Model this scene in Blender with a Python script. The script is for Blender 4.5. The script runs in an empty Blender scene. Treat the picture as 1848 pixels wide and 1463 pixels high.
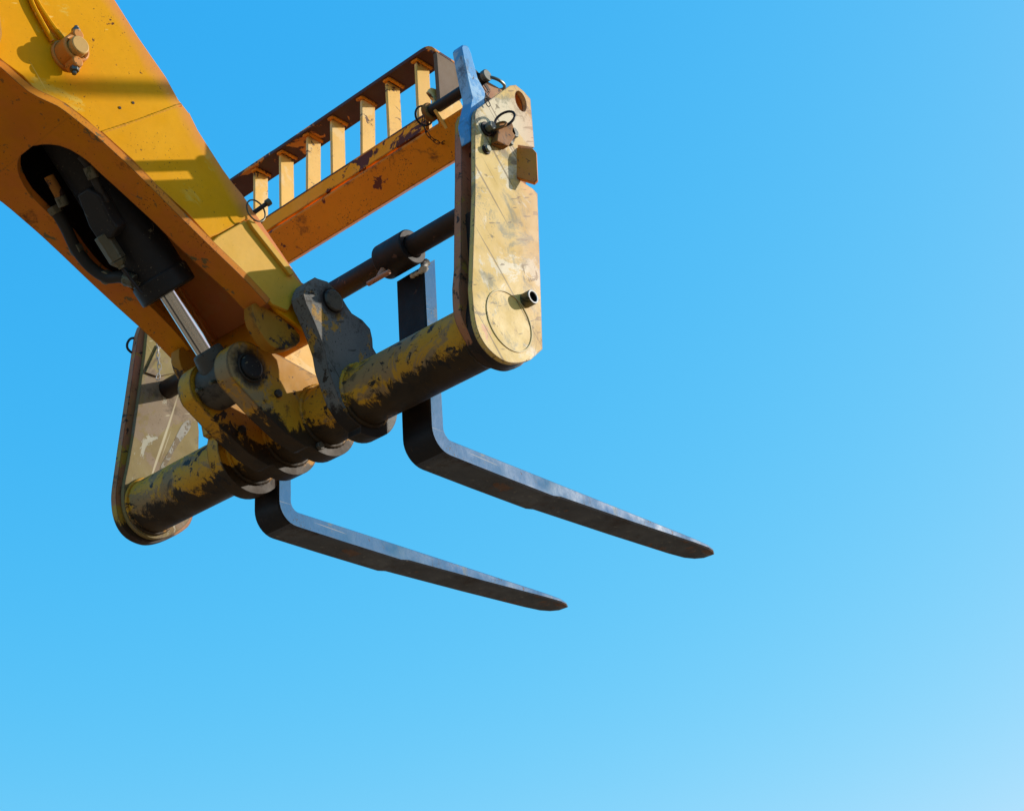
import bpy, bmesh, math, random
from mathutils import Vector, Matrix
from mathutils.geometry import tessellate_polygon
random.seed(7)
R = math.radians
S = bpy.context.scene
COL = S.collection

# ------------------------------------------------------------------ camera
cam_d = bpy.data.cameras.new('camera')
cam = bpy.data.objects.new('camera', cam_d); COL.objects.link(cam); S.camera = cam
cam_d.sensor_width = 36.0
cam_d.lens = 36.0 * 2803.766 / 1848.0
cam_d.clip_start = 0.05; cam_d.clip_end = 5000
_r = [[0.7366413, 0.6731842, -0.0646732], [-0.3483582, 0.2957426, -0.8894846], [-0.5796604, 0.6777605, 0.4523655]]          # rows: right, down, forward
cam.matrix_world = Matrix(((_r[0][0], -_r[1][0], -_r[2][0], 2.47504), (_r[0][1], -_r[1][1], -_r[2][1], -2.26658), (_r[0][2], -_r[1][2], -_r[2][2], -1.71866), (0, 0, 0, 1)))

# ------------------------------------------------------------------ light
SUN = Vector((1.0, 1.70, 0.875)).normalized()
EL = math.asin(SUN.z); AZ = math.atan2(SUN.x, SUN.y)
W = bpy.data.worlds.new('World'); S.world = W; W.use_nodes = True
wn = W.node_tree.nodes; wl = W.node_tree.links; wn.clear()
sky = wn.new('ShaderNodeTexSky'); sky.sky_type = 'NISHITA'; sky.sun_disc = False
sky.sun_elevation = EL; sky.sun_rotation = AZ; sky.altitude = 100; sky.air_density = 1.0; sky.dust_density = 1.4; sky.ozone_density = 2.0
hsv = wn.new('ShaderNodeHueSaturation'); hsv.inputs['Hue'].default_value = 0.487; hsv.inputs['Saturation'].default_value = 1.25; hsv.inputs['Value'].default_value = 1.0
bg = wn.new('ShaderNodeBackground'); bg.inputs['Strength'].default_value = 0.15
wo = wn.new('ShaderNodeOutputWorld')
wl.new(sky.outputs[0], hsv.inputs['Color'])
sep = wn.new('ShaderNodeSeparateColor'); cmb = wn.new('ShaderNodeCombineColor'); wl.new(hsv.outputs[0], sep.inputs[0])
EXPO = 0.25
for i, (a_, p_) in enumerate(((1.45, 1.36), (.90, .46), (1.0, .11))):     # film-like saturation of the clear sky
    m0 = wn.new('ShaderNodeMath'); m0.operation = 'MULTIPLY'; m0.inputs[1].default_value = .15; wl.new(sep.outputs[i], m0.inputs[0])
    m1 = wn.new('ShaderNodeMath'); m1.operation = 'POWER'; m1.inputs[1].default_value = p_; wl.new(m0.outputs[0], m1.inputs[0])
    m2 = wn.new('ShaderNodeMath'); m2.operation = 'MULTIPLY'; m2.inputs[1].default_value = a_ / .15 / 2 ** EXPO; wl.new(m1.outputs[0], m2.inputs[0])
    if i == 1: g_out = m2
    if i == 0: r_out = m2
    else: wl.new(m2.outputs[0], cmb.inputs[i])
mg = wn.new('ShaderNodeMath'); mg.operation = 'MULTIPLY'; mg.inputs[1].default_value = 1.15; wl.new(g_out.outputs[0], mg.inputs[0])
mn = wn.new('ShaderNodeMath'); mn.operation = 'MINIMUM'; wl.new(r_out.outputs[0], mn.inputs[0]); wl.new(mg.outputs[0], mn.inputs[1]); wl.new(mn.outputs[0], cmb.inputs[0])
wl.new(cmb.outputs[0], bg.inputs[0]); wl.new(bg.outputs[0], wo.inputs[0])
sd = bpy.data.lights.new('sun', 'SUN'); sd.energy = 4.5; sd.angle = R(0.5); sd.color = (1.0, 0.93, 0.82)
so = bpy.data.objects.new('sun', sd); COL.objects.link(so)
so.rotation_euler = SUN.to_track_quat('Z', 'Y').to_euler(); so.location = (3, 5, 4)
S.view_settings.view_transform = 'Standard'; S.view_settings.look = 'None'
S.view_settings.exposure = EXPO; S.view_settings.gamma = 1.0

# ------------------------------------------------------------------ materials
def nodes(name):
    m = bpy.data.materials.new(name); m.use_nodes = True
    nt = m.node_tree; b = nt.nodes['Principled BSDF']
    return m, nt, b
class G:
    """small helper to wire procedural materials"""
    def __init__(s, nt): s.nt = nt; s.co = nt.nodes.new('ShaderNodeTexCoord').outputs['Object']
    def n(s, t, **k):
        x = s.nt.nodes.new(t)
        for a, v in k.items(): setattr(x, a, v)
        return x
    def link(s, a, b): s.nt.links.new(a, b)
    def mapping(s, scale=(1, 1, 1), rot=(0, 0, 0), loc=(0, 0, 0)):
        x = s.n('ShaderNodeMapping'); x.inputs['Scale'].default_value = scale; x.inputs['Rotation'].default_value = rot; x.inputs['Location'].default_value = loc
        s.link(s.co, x.inputs[0]); return x.outputs[0]
    def noise(s, sc, det=6, rough=.6, vec=None, dist=0.0, w=0):
        x = s.n('ShaderNodeTexNoise'); x.inputs['Scale'].default_value = sc; x.inputs['Detail'].default_value = det; x.inputs['Roughness'].default_value = rough; x.inputs['Distortion'].default_value = dist
        s.link(vec if vec else s.co, x.inputs['Vector'])
        if det < 8: return x.outputs['Fac']
        return s.ramp(x.outputs['Fac'], .5 - .5 / 1.5, .5 + .5 / 1.5)
    def ramp(s, f, a, b, va=0.0, vb=1.0):
        x = s.n('ShaderNodeMapRange'); x.inputs['From Min'].default_value = a; x.inputs['From Max'].default_value = b
        x.inputs['To Min'].default_value = va; x.inputs['To Max'].default_value = vb
        s.link(f, x.inputs['Value']); return x.outputs['Result']
    def math(s, op, a, b=None):
        x = s.n('ShaderNodeMath', operation=op)
        for i, v in enumerate((a, b)):
            if v is None: continue
            if isinstance(v, (int, float)): x.inputs[i].default_value = v
            else: s.link(v, x.inputs[i])
        return x.outputs[0]
    def mix(s, f, a, b):
        x = s.n('ShaderNodeMix', data_type='RGBA')
        for i, v in ((0, f), (6, a), (7, b)):
            if isinstance(v, (int, float)): x.inputs[i].default_value = v
            elif isinstance(v, tuple): x.inputs[i].default_value = (*v, 1) if len(v) == 3 else v
            else: s.link(v, x.inputs[i])
        return x.outputs[2]
    def axis(s, i):
        x = s.n('ShaderNodeSeparateXYZ'); s.link(s.co, x.inputs[0]); return x.outputs[i]
    def scratch(s, scale, thin, rot, stretch=26.0, loc=(0, 0, 0)):
        v = s.mapping(rot=rot, loc=loc); y = s.n('ShaderNodeMapping'); y.inputs['Scale'].default_value = (scale, scale, scale / stretch); s.link(v, y.inputs[0])
        f = s.noise(1.0, 2, .5, y.outputs[0])
        return s.ramp(f, thin, thin + .02)
    def bump(s, h, b, strength=.3, dist=.002):
        x = s.n('ShaderNodeBump'); x.inputs['Strength'].default_value = strength; x.inputs['Distance'].default_value = dist
        s.link(h, x.inputs['Height']); s.link(x.outputs[0], b.inputs['Normal'])

def paint(name, base, alt, chip=(.10, .035, .012), chip_t=.70, chip_sc=22, grime=(.035, .02, .01), grime_t=.66, grime_sc=9, speck=.70, rough=.45, scr=None, scr_t=.70, pale=None, pale_t=.62, coat=0.0, low=None, wear=None, spec=.2, edge=None, edge_w=.006, edge_t=.06, spot=None, fade=None, srot=None):
    """weathered machine paint: two tones of paint, chips to primer, dirt blotches, specks, scratches"""
    m, nt, b = nodes(name); g = G(nt)
    c = g.mix(g.ramp(g.noise(3.3, 5, .6), .36, .64), base, alt)
    c = g.mix(g.math('MULTIPLY', g.ramp(g.noise(60, 3, .6), .4, .75), .25), c, tuple(x * .72 for x in base))
    h = g.noise(90, 4, .6)
    if pale:
        f = g.ramp(g.noise(5.5, 9, .72, dist=.6, vec=g.mapping(loc=(3, 1, 7))), pale_t, pale_t + .05)
        c = g.mix(g.math('MULTIPLY', f, .8), c, pale)
    if wear:   # (colour, threshold) second paint coat showing through
        f = g.ramp(g.noise(7, 8, .7, dist=.3, vec=g.mapping(loc=(-4, 2, 1))), wear[1], wear[1] + .03)
        c = g.mix(f, c, wear[0])
    f = g.ramp(g.noise(grime_sc, 10, .74, dist=.4, vec=g.mapping(loc=(7, 3, 2))), grime_t, grime_t + .12)
    c = g.mix(g.math('MULTIPLY', f, .85), c, grime)
    fine = g.noise(210, 2, .5); mod = g.noise(8, 3, .5, vec=g.mapping(loc=(1, 9, 4)))
    sp = g.ramp(g.math('ADD', fine, g.math('MULTIPLY', g.math('SUBTRACT', mod, .5), .45)), speck, speck + .03)
    c = g.mix(g.math('MULTIPLY', sp, .85), c, grime)
    ch = g.ramp(g.noise(chip_sc, 12, .68, dist=.5), chip_t, chip_t + .015)
    c = g.mix(ch, c, chip)
    if scr:
        for i, rt in enumerate(srot or ((.3, 0, .2), (1.1, .2, 0), (-.7, 0, .5))):
            f = g.scratch(55 + 12 * i, scr_t, rt, 45, (i * 3.1, i, 2 * i)); c = g.mix(g.math('MULTIPLY', f, .75), c, scr)
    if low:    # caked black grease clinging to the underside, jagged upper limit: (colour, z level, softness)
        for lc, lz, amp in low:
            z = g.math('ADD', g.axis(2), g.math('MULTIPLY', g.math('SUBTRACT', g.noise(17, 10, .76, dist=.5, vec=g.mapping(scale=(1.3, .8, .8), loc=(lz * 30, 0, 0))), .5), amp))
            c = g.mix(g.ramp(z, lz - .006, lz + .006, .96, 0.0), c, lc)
    for fy, fz, lo, hi, fc, fm in (fade or []):      # colour shifts to pink towards a free edge
        d = g.math('ADD', g.math('MULTIPLY', g.axis(1), float(fy)), g.math('MULTIPLY', g.axis(2), float(fz)))
        d = g.math('ADD', d, g.math('MULTIPLY', g.math('SUBTRACT', g.noise(7, 5, .6), .5), (hi - lo) * .9))
        c = g.mix(g.ramp(d, lo, hi, 0.0, fm), c, fc)
    for sy, sz, sr in (spot or []):      # grease rubbed round a pivot
        dy = g.math('SUBTRACT', g.axis(1), sy); dz = g.math('SUBTRACT', g.axis(2), sz)
        rr = g.math('SQRT', g.math('ADD', g.math('MULTIPLY', dy, dy), g.math('MULTIPLY', dz, dz)))
        rr = g.math('ADD', rr, g.math('MULTIPLY', g.math('SUBTRACT', g.noise(16, 8, .7), .5), .05))
        c = g.mix(g.ramp(rr, sr - .012, sr + .008, .93, 0.0), c, (.014, .010, .008))
    if edge:
        bv = g.n('ShaderNodeBevel'); bv.samples = 4; bv.inputs['Radius'].default_value = edge_w
        ge = g.n('ShaderNodeNewGeometry'); vm = g.n('ShaderNodeVectorMath', operation='DOT_PRODUCT')
        g.link(bv.outputs[0], vm.inputs[0]); g.link(ge.outputs['Normal'], vm.inputs[1])
        e = g.math('SUBTRACT', 1.0, vm.outputs['Value'])
        e = g.math('ADD', e, g.math('MULTIPLY', g.math('SUBTRACT', g.noise(24, 9, .7, vec=g.mapping(loc=(5, 5, 1))), .5), .32))
        c = g.mix(g.ramp(e, edge_t, edge_t + .05, 0.0, .9), c, edge)
    g.link(c, b.inputs['Base Color'])
    g.link(g.ramp(g.noise(14, 5, .6), .3, .7, rough - .1, rough + .18), b.inputs['Roughness'])
    hh = g.math('SUBTRACT', g.math('MULTIPLY', h, .35), g.math('MULTIPLY', ch, .8))
    hh = g.math('ADD', hh, g.math('MULTIPLY', g.noise(9, 3, .5), 1.6))
    g.bump(hh, b, .35, .0018)
    b.inputs['Specular IOR Level'].default_value = spec
    if coat: b.inputs['Coat Weight'].default_value = coat; b.inputs['Coat Roughness'].default_value = .25
    return m
M = {}
M['boom'] = paint('boom_paint', (.68, .315, .001), (.63, .27, .001), chip_t=.735, grime_t=.80, speck=.75, rough=.55, scr=(.75, .5, .12), scr_t=.74, pale=(.62, .38, .05), pale_t=.66, spec=.05, edge=(.52, .20, .08), edge_t=.10, fade=[(1, 1, .150, .245, (.66, .22, .12), .8)])
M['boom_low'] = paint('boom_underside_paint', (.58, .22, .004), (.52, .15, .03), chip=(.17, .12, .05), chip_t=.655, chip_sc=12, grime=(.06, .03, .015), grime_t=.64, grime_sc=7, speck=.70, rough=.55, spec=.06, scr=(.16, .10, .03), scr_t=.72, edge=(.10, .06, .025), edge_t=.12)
M['cheek'] = paint('cheek_paint', (.44, .20, .015), (.34, .14, .012), chip=(.05, .03, .02), chip_t=.62, grime=(.04, .025, .015), grime_t=.58, speck=.68, rough=.6)
M['strip'] = paint('orange_strip_lit_paint', (.95, .34, .002), (.92, .30, .002), chip=(.12, .03, .015), chip_t=.62, chip_sc=9, grime_t=.74, speck=.74, rough=.5, spec=.1, edge=(.07, .03, .02), edge_w=.008, edge_t=.05)  # brighter than the beam paint: reflected light put into the base colour
M['gusset'] = paint('pale_gusset_paint', (.66, .36, .03), (.62, .31, .02), chip_t=.79, grime_t=.80, speck=.72, rough=.5, edge=(.34, .20, .06), edge_t=.12)
M['boss'] = paint('boss_paint', (.58, .27, .02), (.52, .19, .04), chip_t=.73, grime_t=.75, rough=.5, edge=(.12, .06, .03), edge_t=.12)
M['plate'] = paint('side_plate_paint', (.60, .42, .125), (.55, .35, .08), chip=(.16, .12, .05), chip_t=.69, chip_sc=16, grime=(.20, .18, .10), grime_t=.53, grime_sc=9, speck=.70, rough=.5, scr=(.13, .09, .04), scr_t=.645, pale=(.60, .53, .38), pale_t=.55, wear=((.56, .28, .14), .72), edge=(.20, .10, .05), fade=[(1, 0, .05, .15, (.58, .31, .17), .55)])
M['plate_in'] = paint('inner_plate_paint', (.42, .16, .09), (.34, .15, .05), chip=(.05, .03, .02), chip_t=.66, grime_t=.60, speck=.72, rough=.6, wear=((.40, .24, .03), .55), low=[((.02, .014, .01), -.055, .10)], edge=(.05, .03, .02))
M['left_in'] = paint('left_plate_paint', (.24, .19, .06), (.19, .135, .065), chip=(.36, .34, .26), chip_t=.70, chip_sc=9, grime=(.10, .07, .04), grime_t=.60, speck=.70, rough=.65, scr=(.5, .45, .3), scr_t=.735, pale=(.22, .16, .11), pale_t=.56, edge=(.08, .05, .03))
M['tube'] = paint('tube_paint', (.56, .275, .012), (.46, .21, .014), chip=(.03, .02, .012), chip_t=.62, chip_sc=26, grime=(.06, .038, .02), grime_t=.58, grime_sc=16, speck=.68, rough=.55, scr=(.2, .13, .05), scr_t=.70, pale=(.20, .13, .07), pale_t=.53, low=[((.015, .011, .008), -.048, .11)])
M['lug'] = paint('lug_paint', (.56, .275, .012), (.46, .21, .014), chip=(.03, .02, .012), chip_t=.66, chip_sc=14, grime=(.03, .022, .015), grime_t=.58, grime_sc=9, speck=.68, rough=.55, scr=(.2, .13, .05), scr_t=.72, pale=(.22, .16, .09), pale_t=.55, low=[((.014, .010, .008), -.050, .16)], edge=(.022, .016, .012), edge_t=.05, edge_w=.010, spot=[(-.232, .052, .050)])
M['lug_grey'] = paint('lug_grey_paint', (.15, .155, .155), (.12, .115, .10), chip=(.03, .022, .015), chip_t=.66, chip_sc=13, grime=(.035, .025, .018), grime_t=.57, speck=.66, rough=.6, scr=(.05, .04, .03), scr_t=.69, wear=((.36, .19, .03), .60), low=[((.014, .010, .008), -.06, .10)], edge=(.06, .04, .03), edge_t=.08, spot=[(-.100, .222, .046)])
M['slat'] = paint('slat_paint', (.76, .47, .10), (.72, .42, .11), chip=(.12, .06, .03), chip_t=.64, chip_sc=15, grime=(.28, .15, .06), grime_t=.62, speck=.71, rough=.5, pale=(.74, .52, .22), pale_t=.55, edge=(.30, .12, .05), edge_w=.004, edge_t=.10)
M['beam'] = paint('beam_paint', (.72, .25, .004), (.66, .20, .005), chip=(.12, .03, .015), chip_t=.70, chip_sc=13, grime=(.06, .025, .01), grime_t=.62, grime_sc=6, speck=.64, rough=.5, edge=(.08, .03, .02))
M['rail'] = paint('rail_peeled_paint', (.085, .03, .022), (.06, .03, .025), chip=(.62, .22, .03), chip_t=.58, chip_sc=7, grime_t=.72, speck=.72, rough=.55)
M['smear'] = paint('dried_grease', (.34, .34, .31), (.24, .22, .17), chip=(.16, .12, .07), chip_t=.56, grime=(.14, .11, .06), grime_t=.5, grime_sc=22, rough=.7)
M['bar_end'] = paint('bare_end_bar', (.15, .095, .05), (.13, .08, .045), chip=(.72, .44, .12), chip_t=.585, chip_sc=6, grime_t=.78, speck=.75, rough=.6)
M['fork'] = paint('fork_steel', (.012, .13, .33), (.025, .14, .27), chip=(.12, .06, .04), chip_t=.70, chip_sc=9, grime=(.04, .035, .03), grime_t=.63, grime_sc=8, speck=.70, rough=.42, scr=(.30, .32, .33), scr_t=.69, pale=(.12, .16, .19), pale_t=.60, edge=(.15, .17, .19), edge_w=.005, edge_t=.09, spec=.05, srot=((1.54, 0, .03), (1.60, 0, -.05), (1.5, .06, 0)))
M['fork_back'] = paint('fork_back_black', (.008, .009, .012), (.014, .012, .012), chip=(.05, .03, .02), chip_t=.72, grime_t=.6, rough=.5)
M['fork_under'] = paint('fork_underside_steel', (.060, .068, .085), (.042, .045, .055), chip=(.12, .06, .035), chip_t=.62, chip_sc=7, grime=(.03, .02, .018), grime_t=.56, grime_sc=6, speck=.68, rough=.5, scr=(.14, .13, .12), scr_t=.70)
M['blue'] = paint('blue_bar_paint', (.06, .29, .60), (.09, .32, .60), chip=(.08, .09, .12), chip_t=.69, chip_sc=12, grime=(.07, .11, .17), grime_t=.56, speck=.74, rough=.4, pale=(.28, .48, .66), pale_t=.56, edge=(.05, .07, .10), edge_t=.10)
M['dark'] = paint('dark_steel', (.018, .013, .012), (.030, .019, .014), chip=(.09, .045, .03), chip_t=.69, grime=(.01, .008, .007), grime_t=.6, speck=.72, rough=.45)
M['cyl'] = paint('cylinder_black', (.012, .012, .013), (.016, .014, .013), chip=(.14, .12, .07), chip_t=.70, chip_sc=26, grime=(.15, .13, .085), grime_t=.72, speck=.70, rough=.45)
M['eye'] = paint('rod_eye_steel', (.085, .075, .055), (.06, .05, .04), chip=(.02, .015, .012), chip_t=.62, grime=(.015, .012, .01), grime_t=.52, speck=.68, rough=.5, pale=(.30, .28, .2), pale_t=.68)
M['bolt'] = paint('bolt_steel', (.16, .17, .14), (.11, .11, .10), chip=(.02, .02, .02), chip_t=.66, grime_t=.62, rough=.35)
M['bolt'].node_tree.nodes['Principled BSDF'].inputs['Metallic'].default_value = .6
M['pinface'] = paint('pin_face_steel', (.56, .34, .10), (.5, .29, .08), chip_t=.8, grime_t=.8, rough=.45)
M['tab'] = paint('tab_paint', (.60, .24, .010), (.52, .13, .045), chip=(.06, .03, .02), chip_t=.70, grime_t=.70, rough=.55, scr=(.1, .05, .03), scr_t=.72, edge=(.05, .025, .02))
M['plate_ring'] = paint('plate_weld_paint', (.50, .38, .16), (.44, .31, .12), chip=(.16, .12, .05), chip_t=.68, grime_t=.66, rough=.5)
M['rust'] = paint('rusty_bracket', (.22, .085, .02), (.30, .13, .02), chip=(.04, .02, .015), chip_t=.6, grime_t=.58, rough=.7)
M['hose'] = paint('hose_rubber', (.02, .018, .015), (.03, .025, .02), chip=(.1, .08, .05), chip_t=.72, rough=.6)
M['brass'] = paint('fitting_steel', (.13, .12, .08), (.10, .09, .06), chip=(.05, .05, .03), chip_t=.62, grime_t=.6, rough=.4)
M['brass'].node_tree.nodes['Principled BSDF'].inputs['Metallic'].default_value = .5
M['pale_metal'] = paint('weld_metal', (.55, .53, .48), (.45, .43, .40), chip_t=.7, grime_t=.7, rough=.4)
M['copper'] = paint('t_screw_steel', (.45, .20, .11), (.35, .14, .08), chip_t=.7, rough=.35)
def chrome():
    m, nt, b = nodes('chrome_rod'); g = G(nt)
    v = g.mapping(scale=(260, 0, 0)); f = g.noise(1, 5, .7, v)
    f2 = g.noise(1, 2, .5, g.mapping(scale=(75, 0, 0), loc=(3.3, 0, 0)))
    cc = g.mix(g.ramp(f, .3, .7), (.92, .94, .96), (.34, .32, .28)); cc = g.mix(g.ramp(f2, .50, .60), cc, (.05, .06, .08)); cc = g.mix(g.ramp(f2, .36, .42, .8, 0), cc, (.95, .98, 1.0))  # streaks in the base colour stand in for mirrored surroundings
    g.link(cc, b.inputs['Base Color'])
    b.inputs['Metallic'].default_value = 1.0
    g.link(g.ramp(g.noise(30, 4, .6), .3, .8, .06, .16), b.inputs['Roughness'])
    v2 = g.mapping(scale=(120, 0, 0)); g.bump(g.noise(1, 3, .6, v2), b, .55, .0025); return m
M['chrome'] = chrome()
def ground_mat():
    m, nt, b = nodes('ground_gravel'); g = G(nt)
    c = g.mix(g.ramp(g.noise(.35, 8, .6), .35, .65), (.31, .18, .088), (.26, .15, .075))
    c = g.mix(g.ramp(g.noise(9, 8, .7), .45, .7), c, (.35, .22, .12))
    g.link(c, b.inputs['Base Color']); b.inputs['Roughness'].default_value = .95
    g.bump(g.noise(14, 8, .7), b, .6, .03); return m
M['ground'] = ground_mat()

# ------------------------------------------------------------------ mesh helpers
def link(name, bm, mat, root=None, bevel=0.0, angle=32, seg=2, mats=None):
    bmesh.ops.remove_doubles(bm, verts=bm.verts, dist=1e-5)
    bmesh.ops.recalc_face_normals(bm, faces=bm.faces)
    me = bpy.data.meshes.new(name)
    off = root_loc(root)
    bm.transform(Matrix.Translation(-off)); bm.to_mesh(me); bm.free()
    for x in (mats or [mat]): me.materials.append(M[x])
    me.shade_smooth(); me.set_sharp_from_angle(angle=R(angle))
    o = bpy.data.objects.new(name, me); COL.objects.link(o); o.parent = root
    if bevel:
        b = o.modifiers.new('bevel', 'BEVEL'); b.width = bevel; b.segments = seg; b.limit_method = 'ANGLE'; b.angle_limit = R(angle); 
        w = o.modifiers.new('weighted_normal', 'WEIGHTED_NORMAL'); w.weight = 80; w.keep_sharp = True
    return o
def root_loc(o):
    v = Vector((0, 0, 0))
    while o: v += o.location; o = o.parent
    return v
def thing(name, label, cat, loc=(0, 0, 0), group=None):
    o = bpy.data.objects.new(name, None); COL.objects.link(o); o.location = loc; o.empty_display_size = .1
    o['label'] = label; o['category'] = cat
    if group: o['group'] = group
    return o
def tag(o, label, cat, group=None):
    o['label'] = label; o['category'] = cat
    if group: o['group'] = group
    return o
def prism(yz, x0, x1, holes=(), bm=None):
    """flat profile in the YZ plane extruded along X, with real through holes"""
    bm = bm or bmesh.new()
    loops = [list(yz)] + [list(h) for h in holes]
    flat = [p for l in loops for p in l]
    tris = tessellate_polygon([[Vector((p[0], p[1], 0)) for p in l] for l in loops])
    A = [bm.verts.new((x0, p[0], p[1])) for p in flat]; B = [bm.verts.new((x1, p[0], p[1])) for p in flat]
    for t in tris:
        for V in (A, B):
            try: bm.faces.new([V[i] for i in t])
            except ValueError: pass
    k = 0
    for l in loops:
        n = len(l)
        for i in range(n):
            a, b = k + i, k + (i + 1) % n
            try: bm.faces.new((A[a], A[b], B[b], B[a]))
            except ValueError: pass
        k += n
    bmesh.ops.dissolve_limit(bm, angle_limit=.001, verts=bm.verts, edges=bm.edges)
    return bm
def frame(d):
    d = d.normalized(); u = d.cross(Vector((0, 0, 1)) if abs(d.z) < .9 else Vector((0, 1, 0))).normalized(); return d, u, d.cross(u)
def cyl(p0, p1, r, n=40, bm=None, r1=None, inner=0.0, phase=0.0):
    bm = bm or bmesh.new(); p0, p1 = Vector(p0), Vector(p1); d, u, v = frame(p1 - p0); r1 = r if r1 is None else r1
    def ring(c, rr): return [bm.verts.new(c + rr * (math.cos(phase + 2 * math.pi * i / n) * u + math.sin(phase + 2 * math.pi * i / n) * v)) for i in range(n)]
    a, b = ring(p0, r), ring(p1, r1)
    for i in range(n): bm.faces.new((a[i], a[(i + 1) % n], b[(i + 1) % n], b[i]))
    if inner:
        c, e = ring(p0, inner), ring(p1, inner)
        for i in range(n):
            j = (i + 1) % n
            bm.faces.new((c[i], e[i], e[j], c[j])); bm.faces.new((a[i], c[i], c[j], a[j])); bm.faces.new((b[i], b[j], e[j], e[i]))
    else: bm.faces.new(a[::-1]); bm.faces.new(b)
    return bm
def sweep(pts, r, n=10, closed=False, bm=None):
    bm = bm or bmesh.new(); pts = [Vector(p) for p in pts]; N = len(pts); rings = []; prev = None
    for i, p in enumerate(pts):
        if closed: t = (pts[(i + 1) % N] - pts[i - 1]).normalized()
        else: t = (pts[min(i + 1, N - 1)] - pts[max(i - 1, 0)]).normalized()
        if prev is None: _, u, v = frame(t)
        else:
            u = (prev - t * prev.dot(t)).normalized(); v = t.cross(u)
        prev = u
        rings.append([bm.verts.new(p + r * (math.cos(2 * math.pi * k / n) * u + math.sin(2 * math.pi * k / n) * v)) for k in range(n)])
    for i in range(N if closed else N - 1):
        a, b = rings[i], rings[(i + 1) % N]
        for k in range(n): bm.faces.new((a[k], a[(k + 1) % n], b[(k + 1) % n], b[k]))
    if not closed: bm.faces.new(rings[0][::-1]); bm.faces.new(rings[-1])
    return bm
def spline(ctrl, per=8):
    P = [Vector(c) for c in ctrl]; P = [P[0]] + P + [P[-1]]; out = []
    for i in range(1, len(P) - 2):
        for k in range(per):
            t = k / per; a, b, c, d = P[i - 1], P[i], P[i + 1], P[i + 2]
            out.append(.5 * ((2 * b) + (-a + c) * t + (2 * a - 5 * b + 4 * c - d) * t * t + (-a + 3 * b - 3 * c + d) * t ** 3))
    out.append(P[-2]); return out
def circ(c, r, n=32, a0=0.0, a1=2 * math.pi, end=False):
    m = n + 1 if end else n
    return [(c[0] + r * math.cos(a0 + (a1 - a0) * i / n), c[1] + r * math.sin(a0 + (a1 - a0) * i / n)) for i in range(m)]
def box(x0, x1, y0, y1, z0, z1, bm=None):
    return prism([(y0, z0), (y1, z0), (y1, z1), (y0, z1)], x0, x1, bm=bm)
def loft(rings, bm=None):
    bm = bm or bmesh.new(); V = [[bm.verts.new(p) for p in r] for r in rings]; n = len(V[0])
    for a, b in zip(V, V[1:]):
        for i in range(n): bm.faces.new((a[i], a[(i + 1) % n], b[(i + 1) % n], b[i]))
    bm.faces.new(V[0][::-1]); bm.faces.new(V[-1]); return bm
def soft(pts, i, j, it=2):
    """round the open run i..j of a profile"""
    run = list(pts[i:j])
    for _ in range(it):
        q = [run[0]]
        for a, b in zip(run, run[1:]): q += [(a[0] * .75 + b[0] * .25, a[1] * .75 + b[1] * .25), (a[0] * .25 + b[0] * .75, a[1] * .25 + b[1] * .75)]
        run = q + [run[-1]]
    return list(pts[:i]) + run + list(pts[j:])
def smooth_poly(pts, it=1):
    for _ in range(it):
        q = []
        for i in range(len(pts)):
            a, b = pts[i], pts[(i + 1) % len(pts)]
            q += [(a[0] * .75 + b[0] * .25, a[1] * .75 + b[1] * .25), (a[0] * .25 + b[0] * .75, a[1] * .25 + b[1] * .75)]
        pts = q
    return pts
def weld(path, r=.005, root=None, mat='boom', wob=.35, name='weld_bead'):
    """hand-laid weld bead: a lumpy sweep"""
    pts = []
    P = [Vector(p) for p in path]
    for a, b in zip(P, P[1:]):
        n = max(2, int((b - a).length / .006))
        for i in range(n): pts.append(a.lerp(b, i / n))
    pts.append(P[-1])
    bm = bmesh.new(); prev = None; rings = []
    for i, p in enumerate(pts):
        t = (pts[min(i + 1, len(pts) - 1)] - pts[max(i - 1, 0)]).normalized(); _, u, v = frame(t)
        if prev is not None: u = (prev - t * prev.dot(t)).normalized(); v = t.cross(u)
        prev = u; rr = r * (1 + wob * (.5 if i % 2 else -.4) + random.uniform(-.1, .1))
        rings.append([p + rr * (math.cos(k * math.pi / 4) * u + math.sin(k * math.pi / 4) * v) for k in range(8)])
    return link(name, loft(rings, bm), mat, root, angle=60)

# ------------------------------------------------------------------ ground
gb = bmesh.new()
gv = [gb.verts.new(p) for p in ((-1500, -1500, -3.4), (1500, -1500, -3.4), (1500, 1500, -3.4), (-1500, 1500, -3.4))]
gb.faces.new(gv)
go = link('ground', gb, 'ground'); go['kind'] = 'structure'

P1 = (-.100, .222)      # hinge pin axis (Y, Z)
P2 = (-.232, .052)      # tilt cylinder pin axis
TUBE_R = .075

# ================================================================== BOOM
boom = thing('telehandler_boom', 'big yellow box-section boom head coming in from the upper left, slotted underside', 'boom', (-.155, -.6, .5))
X0, X1 = -.323, .015          # outer faces of the two side walls
top_line = [(-0.7101, 0.8279), (-0.6396, 0.7563), (-0.5575, 0.6837), (-0.5205, 0.6381), (-0.4908, 0.6163), (-0.4651, 0.5775), (-0.3893, 0.5022), (-0.3589, 0.4767), (-0.3301, 0.4582), (-0.2702, 0.4057), (-0.1399, 0.2871)]
low_line = [(-0.9710, 0.4984), (-0.9227, 0.4865), (-0.8845, 0.4655), (-0.8159, 0.4692), (-0.7655, 0.4549), (-0.7214, 0.4368), (-0.6358, 0.4007), (-0.5803, 0.3697), (-0.4898, 0.3313), (-0.4161, 0.2911), (-0.3263, 0.2458), (-0.2361, 0.1942), (-0.2090, 0.1759)]
side = [(-1.95, 2.05), (-1.3, 1.42)] + top_line + circ(P1, .072, 10, R(50), R(-120), True) + low_line[::-1] + [(-1.15, .56), (-1.5, .86), (-2.5, 1.7)]
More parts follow.
